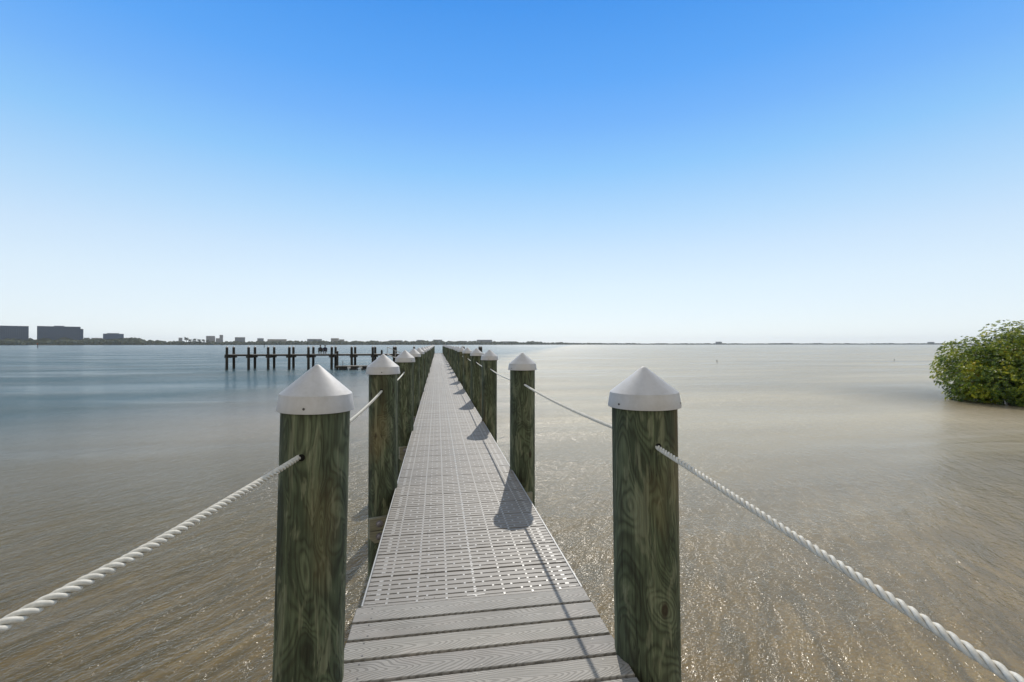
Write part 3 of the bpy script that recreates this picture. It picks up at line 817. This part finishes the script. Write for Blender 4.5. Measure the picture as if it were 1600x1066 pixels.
for i, (px_, yt, lab) in enumerate(((291,527.2,'tallest palm left of the pale stepped building'),(297,530.3,'second palm from the left on the far shore'),
        (304,529.2,'third palm from the left on the far shore'),(311,530.0,'fourth palm from the left on the far shore'),
        (317.5,530.4,'fifth palm from the left on the far shore'),(324.5,531,'rightmost palm, just below the pale stepped building'))):
    zc = shore_d(px_)+30; hgt = (zpx(zc, yt)-1.6)/9.4
    e = pm0 if fst else copy_tree(pm0); fst = False
    p = at(px_, zc, 1.6); e.location = p; e.scale = (hgt*.8,)*3; e.rotation_euler = (0,0,i*1.7); e.scale = (hgt*.85, hgt*.85, hgt)
    tag(e, lab, 'palm tree', 'palms on the far shore')

# masts, channel markers, stakes
def marker(px_, zc, zt, col, bw, lab, name='channel_marker'):
    p = at(px_, zc); e = empty(name, (p.x, p.y, -2.4), lab, 'channel marker', rz=-TH)
    r_ = max(.09, .0006*zc)
    mb = MB(); mb.tube([(0,0,0),(0,0,2.4+zt)], r_, 10); mb.build('post', M_DARKWOOD, e)
    if bw:
        mb = MB(); mb.box(-bw/2, bw/2, -r_-.06, -r_, 2.4+zt-bw*.95, 2.4+zt-.1); mb.build('board', mat('marker_board', col, .6), e)
marker(59, 440, 4.7, (.30,.10,.05), 1.4, 'channel marker with a red board on a dark post before the widest slab')
marker(413, 520, 4.4, (.05,.10,.06), 0, 'thin dark channel post behind the cross dock')
def stake(px_, zc, zt, lab):
    p = at(px_, zc); mb = MB(); mb.tube([(0,0,-2.4),(.03,0,0),(.05,0,zt)], [.045,.045,.04], 8); mb.tube([(-.05,0,zt*.55),(.05,0,zt+.02)], [.06,.035], 8)
    o = mb.build('stake', M_DARKWOOD); o.location = p; tag(o, lab, 'stake')
stake(1120, 88, .52, 'short dark stake breaking the open water right of the walkway')
stake(1397, 98, .35, 'tiny dark stake in the open water left of the mangrove')

# ------------------------------------------------------------------ mangrove at the right edge
def m_leaf():
    m = mat('mangrove_leaf', (.1,.15,.03), .38, .5); g = G(m)
    geo = g.n('NewGeometry'); at_ = g.n('Attribute'); at_.attribute_name = 'tone'; at_.attribute_type = 'GEOMETRY'
    c = g.ramp(at_.outputs['Fac'], [(0,(.022,.045,.010)),(.32,(.085,.145,.018)),(.58,(.23,.285,.022)),(.87,(.44,.42,.035)),(1,(.36,.24,.05))])
    g.l(c, g.b.inputs['Base Color'])
    tr = g.n('BsdfTranslucent'); g.l(g.mix(1.0, c, (1.7,1.6,.9), 'MULTIPLY'), tr.inputs[0])
    mx = g.n('MixShader'); mx.inputs[0].default_value = .30
    out = g.t.nodes['Material Output']; g.l(g.b.outputs[0], mx.inputs[1]); g.l(tr.outputs[0], mx.inputs[2]); g.l(mx.outputs[0], out.inputs[0])
    return m
M_LEAF = m_leaf(); M_BARK = m_noisy('mangrove_bark', (.05,.042,.032), (.11,.095,.075), 8, .9, .4)
def mangrove(px_, zc, lobes, nros, seed, label):
    r_ = random.Random(seed); p0 = at(px_, zc, -.5)
    e = empty('mangrove_tree', p0, label, 'mangrove', rz=-TH)
    # limbs: from a few stems to every lobe
    mb = MB()
    for (lx, ly, lz, rr, rv) in lobes:
        b = Vector((lx*.45+r_.uniform(-.4,.4), ly*.45, .9)); tip = Vector((lx, ly, lz+rv*.4))
        mid = b.lerp(tip, .5)+Vector((r_.uniform(-.3,.3), r_.uniform(-.3,.3), r_.uniform(-.1,.3)))
        mb.tube([(lx*.35, ly*.35, 0), b, mid, tip], [.13,.11,.08,.03], 7)
        for q in range(5):
            a = r_.uniform(0, 6.28); el = r_.uniform(-.2,.9)
            t2 = Vector((lx+math.cos(a)*rr*.8, ly+math.sin(a)*rr*.8, lz+el*rv*.8)); mb.tube([mid, mid.lerp(t2,.5)+Vector((0,0,.15)), t2], [.05,.035,.012], 5)
    mb.build('trunk', M_BARK, e, True)
    for q in range(60):
        a = r_.uniform(0, 6.28); ra = r_.uniform(.8, 4.2); c = Vector((math.cos(a)*ra, math.sin(a)*ra*.9, 0))
        mb = MB(); o_ = Vector((r_.uniform(-.6,.6), r_.uniform(-.6,.6), 0))
        mb.tube([c-Vector((0,0,.2)), c.lerp(c*.8,.5)+o_*.3+Vector((0,0,.6)), c*.6+Vector((0,0,1.15)), c*.45+Vector((0,0,1.3))], [.025,.03,.035,.05], 5)
        mb.build('prop_root', M_BARK, e, True)
    V = []; Fc = []; T = []
    tot = sum(l[3]**2 for l in lobes)
    for (lx, ly, lz, rr, rv) in lobes:
        for q in range(int(nros*rr*rr/tot)):
            while True:
                d = Vector((r_.gauss(0,1), r_.gauss(0,1), r_.gauss(0,1))).normalized()
                if d.z > -.75: break
            k_ = 1.06+.22*mnoise.noise(Vector((d.x*1.9+lx, d.y*1.9+ly, d.z*1.9+seed)))+.12*mnoise.noise(Vector((d.x*6+lx, d.y*6, d.z*6)))
            rad = k_*(1-.55*r_.random()**2.2)
            c = Vector((lx+d.x*rr*rad, ly+d.y*rr*rad, lz+d.z*rv*rad))
            if c.z < .42+.30*mnoise.noise(Vector((c.x*.8,c.y*.8,5)))+.1*r_.random(): continue
            clump = mnoise.noise(Vector((c.x*.9, c.y*.9, c.z*1.1+seed)))
            if clump < -.36 and r_.random() < .6: continue
            ax = (d+Vector((0,0,.7))+Vector((r_.uniform(-.4,.4),r_.uniform(-.4,.4),0))).normalized()
            u = ax.orthogonal().normalized(); v = ax.cross(u)
            tone = min(1, max(0, .42+.55*clump+r_.gauss(0,.13)))
            nl = r_.randint(5,8); ph = r_.uniform(0, 6.28)
            for i in range(nl):
                an = ph+2*math.pi*i/nl; el = r_.uniform(.15,.9)
                dr = (u*math.cos(an)+v*math.sin(an))*math.cos(el)+ax*math.sin(el)
                ln = r_.uniform(.085,.135); wd_ = ln*.26; sd = dr.cross(ax).normalized()
                b = c+dr*.015; k0 = len(V); fold = ax*.012
                V += [tuple(b), tuple(b+dr*ln*.5+sd*wd_+fold), tuple(b+dr*ln), tuple(b+dr*ln*.5-sd*wd_+fold)]
                Fc += [(k0,k0+1,k0+2),(k0,k0+2,k0+3)]; tt = min(1,max(0,tone+r_.gauss(0,.10))); T += [tt,tt]
    o = mesh('crown', V, Fc, M_LEAF, e)
    a = o.data.attributes.new('tone', 'FLOAT', 'FACE'); a.data.foreach_set('value', T)
lobes = [(-5.3,-.4,1.75,1.35,1.1),(-4.4,.9,2.3,1.5,1.3),(-4.5,-1.5,1.6,1.3,1.0),(-3.1,-.6,2.7,1.7,1.6),(-2.9,1.8,3.0,1.8,1.5),(-2.8,-2.6,1.8,1.6,1.3),
         (-1.9,.3,3.9,1.5,1.5),(-1.2,-1.6,3.0,1.8,1.7),(-.3,-3.2,1.9,1.8,1.5),(.2,.6,3.6,2.0,1.7),(1.6,-1.4,3.2,2.0,1.8),(2.0,1.8,3.6,2.1,1.8),
         (2.3,-3.3,2.0,1.9,1.5),(4.0,-.6,2.8,2.1,1.8),(.6,3.2,2.6,2.0,1.6),(-.6,-.8,1.9,2.2,1.3),(-1.0,-3.9,1.2,1.2,.7),(1.2,-4.3,1.2,1.3,.7),(-4.6,.2,.9,1.2,.7),(-3.5,-1.6,.9,1.4,.7),(-3.0,.9,1.0,1.4,.8),(-2.2,-2.9,.9,1.4,.7),(2.6,-4.0,1.1,1.4,.8),(3.8,-2.8,1.4,1.7,1.1)]
mangrove(1637, 28.6, lobes, 30000, 11, 'bright green mangrove growing out of the water at the right edge')

# ------------------------------------------------------------------ air over the bay
mb = MB(); mb.box(-7000, 9000, -300, 9000, -5, 130)
hz = mb.build('haze', None)
mh = bpy.data.materials.new('haze'); mh.use_nodes = True; t = mh.node_tree; t.nodes.clear()
pv = t.nodes.new('ShaderNodeVolumePrincipled'); pv.inputs['Color'].default_value = (.86,.92,1,1); pv.inputs['Density'].default_value = 5e-5; pv.inputs['Anisotropy'].default_value = .35
ou = t.nodes.new('ShaderNodeOutputMaterial'); t.links.new(pv.outputs[0], ou.inputs['Volume']); hz.data.materials.append(mh)
tag(hz, kind='stuff')
